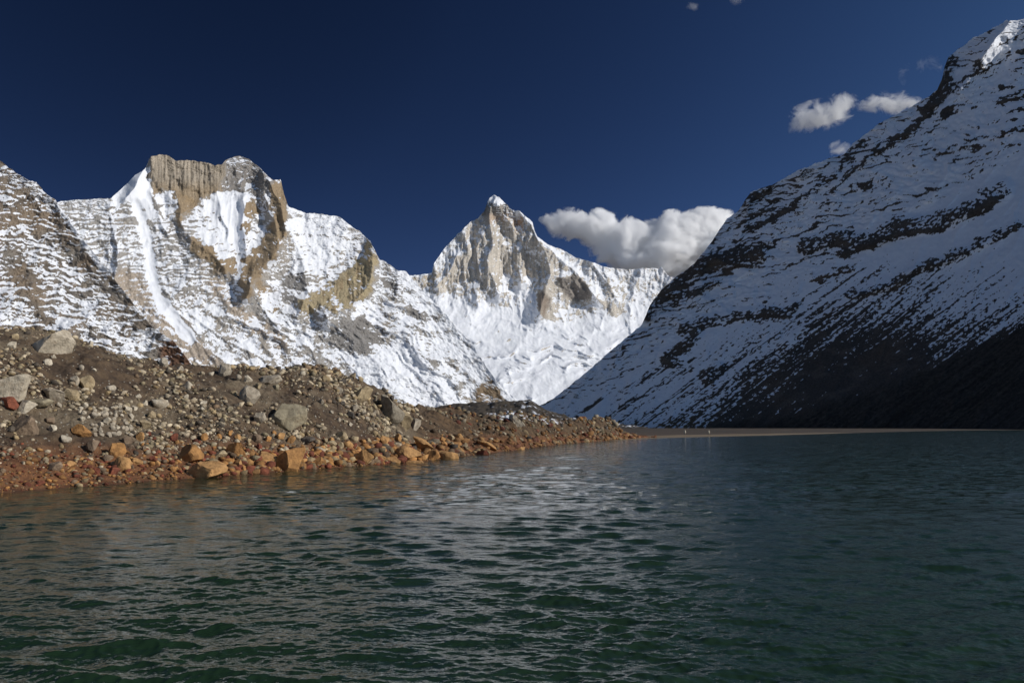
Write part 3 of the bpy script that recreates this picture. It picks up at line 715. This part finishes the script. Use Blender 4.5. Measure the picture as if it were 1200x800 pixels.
def build_rocks():
    rnd = random.Random(5)
    bmat = mat_boulder('boulder_stone', 'object')
    hi = [rock_verts(4, 300 + i, 10, .05) for i in range(12)]
    mid = [rock_verts(3, 400 + i, 8, .06) for i in range(12)]
    def mk(lib, nm):
        out = []
        for v, fc in lib:
            me = bpy.data.meshes.new(nm); me.from_pydata(v.tolist(), [], fc.tolist()); me.materials.append(bmat)
            me.polygons.foreach_set('use_smooth', np.ones(len(fc), bool))
            me.set_sharp_from_angle(angle=R(28)); out.append(me)
        return out
    him = mk(hi, 'boulder'); midm = mk(mid, 'stone')
    def place(nm, me, hit, w, h, colr, tilt, sink, rz):
        x, y, z, t = hit
        s = y / F
        o = bpy.data.objects.new(nm, me); C.objects.link(o)
        hw, hh = w * s / 2, h * s / 2
        o.scale = (hw, hw * rnd.uniform(.75, 1.0), hh)
        o.rotation_euler = (R(rnd.uniform(-8, 8)), R(tilt), rz)
        o.location = (x, y + hw * .35, z + hh * (1 - sink))
        j = rnd.uniform(.9, 1.1)
        o.color = (colr[0] * j, colr[1] * j, colr[2] * j, 1)
        return o
    used = []
    for i, (px, py, w, h, c, tilt, lab) in enumerate(HERO):
        hit = beach_hit(px, py + h * .4) if px > 770 else moraine_hit(px, py + h * .42)
        if hit is None: hit = moraine_hit(px, py + h * .42 + 4)
        if hit is None: continue
        o = place('boulder', him[(i * 5 + 1) % 12], hit, w * 1.08, h * 1.3, c, tilt, .42, R(rnd.choice((0, 180)) + rnd.uniform(-14, 14)))
        tag(o, lab, 'boulder'); used.append((px, py, w))
    ZONES = [ # n, box, colours, sizes, label, group
      (60, (0, 395, 460, 500), [GRY, PALEG, CREAM, TANR, OLV], (5.5, 11), 'small grey or tan stone strewn over the dark soil of the moraine slope', 'grey stones strewn over the moraine slope'),
      (46, (92, 478, 158, 512), [CREAM, PALEG, GRY], (5, 11), 'pale stone in the heap of whitish rubble above the red gravel', 'pale stones in the whitish rubble heap'),
      (44, (110, 508, 330, 556), [ORG, ORGL, RED, BRN, TANR], (5.5, 12), 'small rust coloured stone in the orange band along the near shore', 'rust stones along the near shore'),
      (52, (330, 515, 545, 546), [ORG, ORGL, RED, ORG, TANR], (6, 15), 'rust coloured rock packed into the shoreline boulder pile', 'rust rocks packed in the shoreline pile'),
      (22, (400, 440, 480, 500), [GRY, OLV, TANR, DKR], (5, 12), 'grey brown rock crowding the end of the high crest', 'rocks crowding the end of the high crest'),
      (22, (640, 489, 722, 506), [BRN, DKR, OLV, TANR], (3, 6), 'small brown rock on the rough knoll at the end of the spit', 'rocks on the knoll at the end of the spit')]
    for n, bx, cols, sz, lab, grp in ZONES:
        k = 0; tries = 0
        while k < n and tries < n * 30:
            tries += 1
            px = rnd.uniform(bx[0], bx[2]); py = rnd.uniform(bx[1], bx[3])
            if bx[0] == 92 and (py - 478) < (px - 105) * .35 - 12: continue
            hit = moraine_hit(px, py)
            if hit is None or hit[3] > 1.02 or hit[3] < 0.0: continue
            if grp.startswith('grey stones') and hit[2] < 1.6: continue
            w = sz[0] + (sz[1] - sz[0]) * rnd.random() ** 2
            if any(abs(px - a) < (w + c) * .42 and abs(py - b) < (w + c) * .34 for a, b, c in used): continue
            used.append((px, py, w * .8))
            o = place('stone', midm[rnd.randrange(12)], hit, w, w * rnd.uniform(.6, .95) * 1.2, rnd.choice(cols), rnd.uniform(-25, 25), .4, rnd.uniform(0, 6.28))
            tag(o, lab, 'stone', grp); k += 1
    # the countless smaller rubble: one object
    rs = np.random.RandomState(12)
    lib = [rock_verts(1, 500 + i, 6, .1) for i in range(10)]
    V = []; Fc = []; Cc = []; off = 0
    N = 30000
    pxs = rs.uniform(-60, 745, N); tt = rs.uniform(0.0, 1.06, N) 
    u = ray(pxs, 520)[0]
    d0 = np.interp(u, _w[:, 0], _w[:, 1]); d1 = np.interp(u, _c[:, 0], _c[:, 1]); hcr = np.interp(u, _c[:, 0], _c[:, 2])
    keep = rs.rand(N) < np.clip(.25 + hcr / 10, 0, 1) * np.where(pxs > 480, .6, 1)
    pxs, tt, u, d0, d1 = [a[keep] for a in (pxs, tt, u, d0, d1)]
    Dp = d0 + (d1 - d0) * tt; Xp = u * Dp
    Hp, _ = moraine_height(Xp, Dp)
    den = fbm(Xp / 9, Dp / 9, 4, 231)
    greyp = np.array([GRY, PALEG, CREAM, TANR, OLV, DKR, BRN]); rustp = np.array([ORG, ORGL, RED, BRN, ORG, RED, TANR])
    for i in range(len(pxs)):
        if Hp[i] > 1.5 and den[i] < rs.uniform(-.35, .5): continue
        if Hp[i] <= 1.5 and rs.rand() < (.35 if pxs[i] < 240 else .1): continue
        if Hp[i] < -.05: continue
        s = Dp[i] / F
        w = (1.2 + 6.5 * rs.rand() ** 4.2) * s * (1.7 if 240 < pxs[i] < 545 and Hp[i] < 1.3 else 1)
        v, fc = lib[rs.randint(10)]
        a = rs.uniform(0, 6.28); ca, sa = math.cos(a), math.sin(a)
        q = v * np.array([w * .62, w * .5, w * rs.uniform(.3, .5)])
        tl = rs.uniform(-.5, .5); q = np.stack([q[:, 0] * math.cos(tl) + q[:, 2] * math.sin(tl), q[:, 1], -q[:, 0] * math.sin(tl) + q[:, 2] * math.cos(tl)], -1)
        q = np.stack([q[:, 0] * ca - q[:, 1] * sa, q[:, 0] * sa + q[:, 1] * ca, q[:, 2]], -1) + np.array([Xp[i], Dp[i], Hp[i] + w * .15])
        rust = Hp[i] + rs.normal() * .45 < 1.45
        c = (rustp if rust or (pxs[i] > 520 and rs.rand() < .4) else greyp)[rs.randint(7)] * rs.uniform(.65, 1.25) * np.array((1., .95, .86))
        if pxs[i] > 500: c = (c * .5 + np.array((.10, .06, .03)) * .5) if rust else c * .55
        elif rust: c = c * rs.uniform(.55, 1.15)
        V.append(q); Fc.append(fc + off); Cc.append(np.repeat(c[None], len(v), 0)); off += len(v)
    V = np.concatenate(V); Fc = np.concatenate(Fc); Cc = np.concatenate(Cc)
    me = bpy.data.meshes.new('rubble'); me.vertices.add(len(V)); me.vertices.foreach_set('co', V.reshape(-1).astype(f32))
    n = len(Fc); me.loops.add(n * 3); me.polygons.add(n)
    me.loops.foreach_set('vertex_index', Fc.reshape(-1).astype(np.int32)); me.polygons.foreach_set('loop_start', np.arange(0, n * 3, 3, dtype=np.int32))
    me.update(); me.validate()
    a = me.attributes.new('stone_color', 'FLOAT_COLOR', 'POINT'); a.data.foreach_set('color', np.concatenate([Cc, np.ones((len(Cc), 1))], -1).reshape(-1).astype(f32))
    me.materials.append(mat_boulder('rubble_stone', 'attr'))
    o = bpy.data.objects.new('rubble', me); C.objects.link(o)
    tag(o, 'loose small rubble covering the moraine between the larger stones', 'rubble', kind='stuff')

# far shore: beach and valley floor
FW = [(-3000, 640, ), (690, 600), (735, 195)]
_fs = [(720, 516.2), (752, 514.3), (770, 513.4), (800, 512.4), (850, 511.2), (900, 510), (950, 508.6), (1000, 507.2), (1060, 505.6), (1120, 504.4), (1200, 503.6), (1400, 503.5), (1800, 503.5)]
_fu = np.array([(ray(x, y)[0], lake_depth(x, y)) for x, y in _fs])
def beach_height(X, Y):
    u = X / np.maximum(Y, 1)
    d0 = np.interp(u, _fu[:, 0], _fu[:, 1])
    e = (Y - d0) / d0
    h = np.where(e < 0, e * d0 * .05, 1.25 * (1 - np.exp(-np.clip(e, 0, 50) * 2.2)) )
    return h + sstep(.02, .4, e) * .25 * fbm(X / 25, Y / 25, 4, 241)
def build_ground():
    m = bpy.data.materials.new('valley_ground'); t = NT(m)
    pos = t.n('ShaderNodeNewGeometry').outputs['Position']
    n = t.noise(pos, .05, 5, .6); n2 = t.noise(pos, .6, 4, .6)
    soil = t.mix(t.range(n, .35, .65), (.030, .021, .012, 1), (.066, .042, .023, 1))
    sand = t.mix(t.range(n2, .3, .7), (.14, .10, .056, 1), (.21, .155, .092, 1))
    col = t.mix(t.range(t.math('ADD', t.attr('sand'), t.math('MULTIPLY', t.math('SUBTRACT', n, .5), .5)), .3, .6), soil, sand)
    t.bsdf(col, .95, t.bump(n2, .1, .6))
    px = np.concatenate([np.linspace(-5000, 560, 60), np.arange(570, 1240, 2.), np.linspace(1250, 6000, 50)])
    u = (px - 600) / F
    dd = np.concatenate([np.geomspace(120, 1200, 200), np.geomspace(1230, 30000, 40)])
    Dp = np.broadcast_to(dd[:, None], (len(dd), len(u))); X = u[None] * Dp
    Z = beach_height(X, Dp)
    uu = np.broadcast_to(u, Dp.shape)
    left = sstep(.09, .05, uu) * 0
    d0 = np.interp(uu, _fu[:, 0], _fu[:, 1]); e = (Dp - d0) / d0
    pxg = 600 + F * uu
    sand = sstep(-.05, .02, e) * sstep(np.interp(pxg, [700, 760, 900, 1000, 1060, 1100], [.34, .30, .22, .15, .10, .04]), 0., e) * sstep(1060, 880, pxg) * 1.4
    sand = np.clip(sand, 0, 1)
    o = grid_mesh('ground', np.stack([X, Dp, Z], -1), m, {'sand': sand})
    tag(o, 'flat valley floor with a tan sandy beach along the far lake shore', 'ground', kind='structure')
    # dark hummocks of the valley moraine, their shadow painted in as near-black soil colour
    m2 = bpy.data.materials.new('valley_moraine_painted_shade'); t = NT(m2)
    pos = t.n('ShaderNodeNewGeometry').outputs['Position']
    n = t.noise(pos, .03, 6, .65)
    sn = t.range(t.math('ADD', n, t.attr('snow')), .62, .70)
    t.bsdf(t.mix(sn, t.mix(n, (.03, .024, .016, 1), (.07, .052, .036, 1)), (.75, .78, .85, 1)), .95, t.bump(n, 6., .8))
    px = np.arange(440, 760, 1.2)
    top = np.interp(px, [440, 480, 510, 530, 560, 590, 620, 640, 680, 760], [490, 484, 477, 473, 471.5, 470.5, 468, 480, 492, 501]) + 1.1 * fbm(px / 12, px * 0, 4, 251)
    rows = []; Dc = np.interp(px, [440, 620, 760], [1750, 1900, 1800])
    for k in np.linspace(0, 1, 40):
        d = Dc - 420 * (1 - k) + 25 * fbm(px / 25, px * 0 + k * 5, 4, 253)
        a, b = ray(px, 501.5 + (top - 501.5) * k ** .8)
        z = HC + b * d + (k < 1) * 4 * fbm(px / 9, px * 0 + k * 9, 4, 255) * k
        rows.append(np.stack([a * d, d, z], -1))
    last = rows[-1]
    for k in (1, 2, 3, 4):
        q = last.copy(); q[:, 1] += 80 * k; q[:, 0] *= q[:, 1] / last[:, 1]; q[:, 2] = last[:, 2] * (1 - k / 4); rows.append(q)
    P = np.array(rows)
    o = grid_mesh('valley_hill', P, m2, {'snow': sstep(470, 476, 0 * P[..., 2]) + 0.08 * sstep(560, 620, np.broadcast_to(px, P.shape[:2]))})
    tag(o, 'dark hummocky valley moraine with shadow painted into its colour below the glacier', 'hill', kind='structure')

def build_lake():
    pys = np.concatenate([np.linspace(1600, 830, 60)[:-1], np.arange(830, 560, -.62), np.arange(560, 503.0, -.5)])
    pxs = np.concatenate([np.linspace(-2600, -60, 50)[:-1], np.arange(-60, 1262, 1.05), np.linspace(1264, 3800, 50)])
    d = np.array([HC / -ray(600, y)[1] for y in pys])
    u = ray(pxs, 520)[0]
    D = np.broadcast_to(d[:, None], (len(d), len(u))); X = u[None] * D
    step = np.abs(np.gradient(d))[:, None]
    rs = np.random.RandomState(77)
    Z = np.zeros(D.shape); DX = np.zeros(D.shape); DY = np.zeros(D.shape)
    # two wind seas: a main train running towards the camera and finer cross ripples
    comps = []
    for i in range(26): comps.append((rs.uniform(.55, 1.5), rs.normal(-90, 30), 1.2))
    for i in range(10): comps.append((rs.uniform(2.2, 5.), rs.normal(-88, 20), .38))
    for i in range(34): comps.append((rs.uniform(.24, .55), rs.normal(-84, 34), .9))
    for i in range(34): comps.append((rs.uniform(.09, .24), rs.normal(-90, 52), 1.2))
    core = (pxs > -62) & (pxs < 1264)
    gust = np.clip(.9 + .55 * fbm(X / 7, D / 12, 4, 261), .35, 1.6)
    for lam, ang, k in comps:
        kx, ky = 2 * math.pi / lam * math.cos(R(ang)), 2 * math.pi / lam * math.sin(R(ang))
        amp = lam * .0042 * k * (1 if lam < 2.1 else 1.3)
        fade = np.clip((lam / step - 1.8) / 1.8, 0, 1)
        rmax = np.nonzero(fade[:, 0] > 0)[0]
        if len(rmax) == 0: continue
        r = rmax
        ph = (kx * X[r] + ky * D[r] + rs.uniform(0, 6.283)).astype(f32)
        s, c = np.sin(ph), np.cos(ph)
        A = (amp * fade[r] * gust[r] * (sstep(22, 55, D[r]) if lam > 2.05 else 1.)).astype(f32)
        Z[r] += A * c
        DX[r] -= A * s * math.cos(R(ang)) * .9; DY[r] -= A * s * math.sin(R(ang)) * .9
    edge = core[None, :] * 1.0
    P = np.stack([X + DX * edge, D + DY * edge, Z * edge], -1)
    hs, ts = moraine_height(X, D, False)
    m = bpy.data.materials.new('lake_water'); t = NT(m)
    pos = t.n('ShaderNodeNewGeometry').outputs['Position']
    mp = t.n('ShaderNodeMapping'); t.put(mp.inputs[0], pos); mp.inputs['Scale'].default_value = (.55, 1., 1.)
    n1 = t.noise(mp.outputs[0], 7., 3, .6)
    n3 = t.noise(mp.outputs[0], .09, 3, .5)
    far = t.attr('far')
    nb = t.bump(t.math('MULTIPLY', n1, .020), 1., 1.)
    mp2 = t.n('ShaderNodeMapping'); t.put(mp2.inputs[0], pos); mp2.inputs['Scale'].default_value = (.34, 1., 1.)
    c1 = t.noise(mp2.outputs[0], 3.2, 3, .6, 0, 1)
    slope = t.vmath('MULTIPLY', t.vmath('SUBTRACT', c1, (.5, .5, .5)), (1.1, 1.9, 0.))
    nb = t.vmath('NORMALIZE', t.vmath('ADD', nb, t.vmath('SCALE', slope, scale=far)))
    col = t.mix(t.range(n3, .35, .65), (.015, .035, .0165, 1), (.018, .039, .0205, 1))
    col = t.mix(t.attr('shallow'), col, (.060, .050, .022, 1))
    b = t.bsdf(col, .07, nb, IOR=1.333)
    shallow = sstep(-.30, -.0, ts) * (600 + F * X / np.maximum(D, 1) < 735)
    farv = np.broadcast_to(sstep(.06, .40, step), D.shape)
    o = grid_mesh('lake', P, m, {'far': farv, 'shallow': shallow * .8})
    tag(o, 'dark green lake ruffled by small wind waves filling the lower half', 'lake', kind='structure')

# ------------------------------------------------------------------ clouds
def cloud(label, D, blobs, dens, nscale, amp, thr, seed, sharp=2.5, name='cloud'):
    """blobs: (px, py, half width px, half height px, weight)"""
    s = D / F
    cs = []
    for px, py, rw, rh, w in blobs:
        x, y, z = at(px, py, D); cs.append((float(x), float(y), float(z), rw * s, rw * s * .8, rh * s, w))
    org = np.mean(np.array(cs)[:, :3], 0)
    bm = bmesh.new()
    for x, y, z, a, b, c, w in cs:
        v, _ = icos(2)
        for q in v: bm.verts.new(((x - org[0]) + q[0] * a * 1.12, (y - org[1]) + q[1] * b * 1.12, (z - org[2]) + q[2] * c * 1.12))
    r = bmesh.ops.convex_hull(bm, input=bm.verts)
    bmesh.ops.delete(bm, geom=[g for g in set(r['geom_interior'] + r['geom_unused']) if isinstance(g, bmesh.types.BMVert)], context='VERTS')
    bmesh.ops.recalc_face_normals(bm, faces=bm.faces)
    me = bpy.data.meshes.new(name); bm.to_mesh(me); bm.free()
    m = bpy.data.materials.new('cloud_vapour'); t = NT(m)
    pos = t.n('ShaderNodeTexCoord').outputs['Object']
    F_ = None
    for x, y, z, a, b, c, w in cs:
        d = t.vmath('SUBTRACT', pos, (x - org[0], y - org[1], z - org[2]))
        d = t.vmath('MULTIPLY', d, (1 / a, 1 / b, 1 / c))
        q = t.math('MULTIPLY', t.math('MAXIMUM', t.math('SUBTRACT', 1., t.vmath('DOT_PRODUCT', d, d)), 0.), w)
        F_ = q if F_ is None else t.math('MAXIMUM', t.math('ADD', t.math('MULTIPLY', t.math('MINIMUM', F_, q), .35), t.math('MAXIMUM', F_, q)), 0.)
    off = t.vmath('ADD', pos, (seed * 977., seed * 331., seed * 133.))
    nz = t.noise(off, nscale / s, 9, .68, .5)
    inside = t.math('MULTIPLY', t.math('SUBTRACT', nz, .5), amp)
    v = t.math('SUBTRACT', t.math('ADD', F_, inside), thr)
    v = t.math('MULTIPLY', t.math('MULTIPLY', v, sharp, clamp=True), t.range(F_, .0, .12))
    den = t.math('MULTIPLY', v, dens)
    pv = t.n('ShaderNodeVolumePrincipled'); pv.inputs['Color'].default_value = (1., 1., 1., 1); pv.inputs['Anisotropy'].default_value = 0.
    t.put(pv.inputs['Density'], den)
    o = t.n('ShaderNodeOutputMaterial'); t.t.links.new(pv.outputs[0], o.inputs['Volume'])
    m.cycles.volume_step_rate = .12
    me.materials.append(m)
    ob = bpy.data.objects.new(name, me); ob.location = org; C.objects.link(ob)
    tag(ob, label, 'cloud')
    return ob
def build_clouds():
    cloud('big white cloud bank behind the pointed peak and the dark mountain', 11500., [
        (668, 262, 40, 22, .9), (706, 268, 44, 27, 1), (742, 287, 52, 32, 1.1), (790, 280, 55, 36, 1.2), (828, 264, 38, 24, 1.1), (845, 256, 22, 16, 1.1), (715, 296, 34, 18, .9), (770, 305, 70, 22, 1.1), (850, 290, 50, 40, 1.2)], .045, .036, 3.9, .42, 1., 1.5)
    cloud('ragged small white cloud left of two above the dark mountain ridge', 7000., [(962, 135, 40, 20, .85), (938, 147, 20, 14, .85), (984, 124, 27, 17, .8)], .035, .05, 4.2, .46, 2., .8)
    cloud('small white cloud touching the dark mountain ridge', 7000., [(1038, 120, 34, 16, .85), (1062, 124, 22, 14, .8), (1014, 122, 18, 9, .55)], .035, .05, 4.2, .46, 3., .8)
    cloud('thin faint cloud wisp right of the small clouds near the summit', 7000., [(1090, 78, 18, 20, .7), (1060, 82, 10, 22, .5)], .007, .055, 3.0, .42, 4., 1.2)
    cloud('tiny cloud puff just above the dark ridge line', 7000., [(983, 173, 18, 11, .85)], .03, .07, 3.4, .44, 5., .8)
    cloud('tiny faint cloud wisp at the top left of the clouds', 7000., [(812, 7, 10, 7, .8)], .006, .08, 2.6, .40, 6., 1.2)
    cloud('tiny faint cloud cut by the top edge of the picture', 7000., [(864, 0, 13, 9, .8)], .006, .08, 2.4, .40, 7., 1.2)

# ------------------------------------------------------------------ light, sky, camera
SUN_AZ, SUN_EL = 106., 27.
def build_light():
    w = bpy.data.worlds.new('World'); scn.world = w; w.use_nodes = True
    nt = w.node_tree; nt.nodes.clear()
    sk = nt.nodes.new('ShaderNodeTexSky'); sk.sky_type = 'NISHITA'; sk.sun_disc = False
    sk.sun_elevation = R(SUN_EL); sk.sun_rotation = R(SUN_AZ)
    sk.altitude = 4750; sk.air_density = .75; sk.dust_density = .1; sk.ozone_density = 2.5
    bg = nt.nodes.new('ShaderNodeBackground'); bg.inputs[1].default_value = .033
    out = nt.nodes.new('ShaderNodeOutputWorld')
    hs = nt.nodes.new('ShaderNodeHueSaturation'); hs.inputs['Saturation'].default_value = 1.2
    nt.links.new(sk.outputs[0], hs.inputs['Color'])
    # clear high sky: darkest in one quarter of the heavens, brighter towards the sun and the rest of the dome
    tc = nt.nodes.new('ShaderNodeTexCoord'); dp = nt.nodes.new('ShaderNodeVectorMath'); dp.operation = 'DOT_PRODUCT'
    pa, pe = R(-30), R(32)
    dp.inputs[1].default_value = (math.sin(pa) * math.cos(pe), math.cos(pa) * math.cos(pe), math.sin(pe))
    nt.links.new(tc.outputs['Generated'], dp.inputs[0])
    rp = nt.nodes.new('ShaderNodeValToRGB'); rp.color_ramp.interpolation = 'B_SPLINE'
    nt.links.new(dp.outputs['Value'], rp.inputs[0])
    el = rp.color_ramp.elements
    while len(el) < 6: el.new(.5)
    for e, (p, v, g, bl) in zip(el, ((0., 1.0, .95, .66), (.3, .9, .86, .62), (.55, .63, .62, .52), (.75, .36, .36, .355), (.92, .19, .19, .195), (1., .115, .115, .118))): e.position = p; e.color = (v, g, bl, 1)
    mx = nt.nodes.new('ShaderNodeMix'); mx.data_type = 'RGBA'; mx.blend_type = 'MULTIPLY'; mx.inputs[0].default_value = 1
    nt.links.new(hs.outputs[0], mx.inputs[6]); nt.links.new(rp.outputs[0], mx.inputs[7])
    m2 = nt.nodes.new('ShaderNodeMix'); m2.data_type = 'RGBA'; m2.blend_type = 'MULTIPLY'; m2.inputs[0].default_value = 1
    nt.links.new(mx.outputs[2], m2.inputs[6]); m2.inputs[7].default_value = (1.1, .73, .79, 1)
    bg.inputs[1].default_value = .19
    nt.links.new(m2.outputs[2], bg.inputs[0]); nt.links.new(bg.outputs[0], out.inputs[0])
    l = bpy.data.lights.new('sun', 'SUN'); l.energy = 3.5; l.angle = R(.53); l.color = (1., .96, .90)
    o = bpy.data.objects.new('sun', l); C.objects.link(o)
    az, el = R(SUN_AZ), R(SUN_EL)
    from mathutils import Vector
    o.rotation_euler = Vector((math.sin(az) * math.cos(el), math.cos(az) * math.cos(el), math.sin(el))).to_track_quat('Z', 'Y').to_euler()
    cam = bpy.data.cameras.new('camera'); cam.sensor_width = 36; cam.lens = 36 * F / 1200
    cam.clip_start = .2; cam.clip_end = 60000
    co = bpy.data.objects.new('camera', cam); C.objects.link(co); co.location = (0, 0, HC)
    co.rotation_euler = (R(90) + TH, 0, 0); scn.camera = co
    vs = scn.view_settings; vs.view_transform = 'Standard'; vs.look = 'None'; vs.exposure = 0; vs.gamma = 1; vs.use_curve_mapping = False
    cy = scn.cycles
    cy.max_bounces = 48; cy.volume_bounces = 48; cy.caustics_reflective = False; cy.caustics_refractive = False
    cy.volume_max_steps = 512
    cy.sample_clamp_indirect = 6

build_light(); build_mountains(); build_moraine(); build_rocks(); build_ground(); build_lake(); build_clouds()
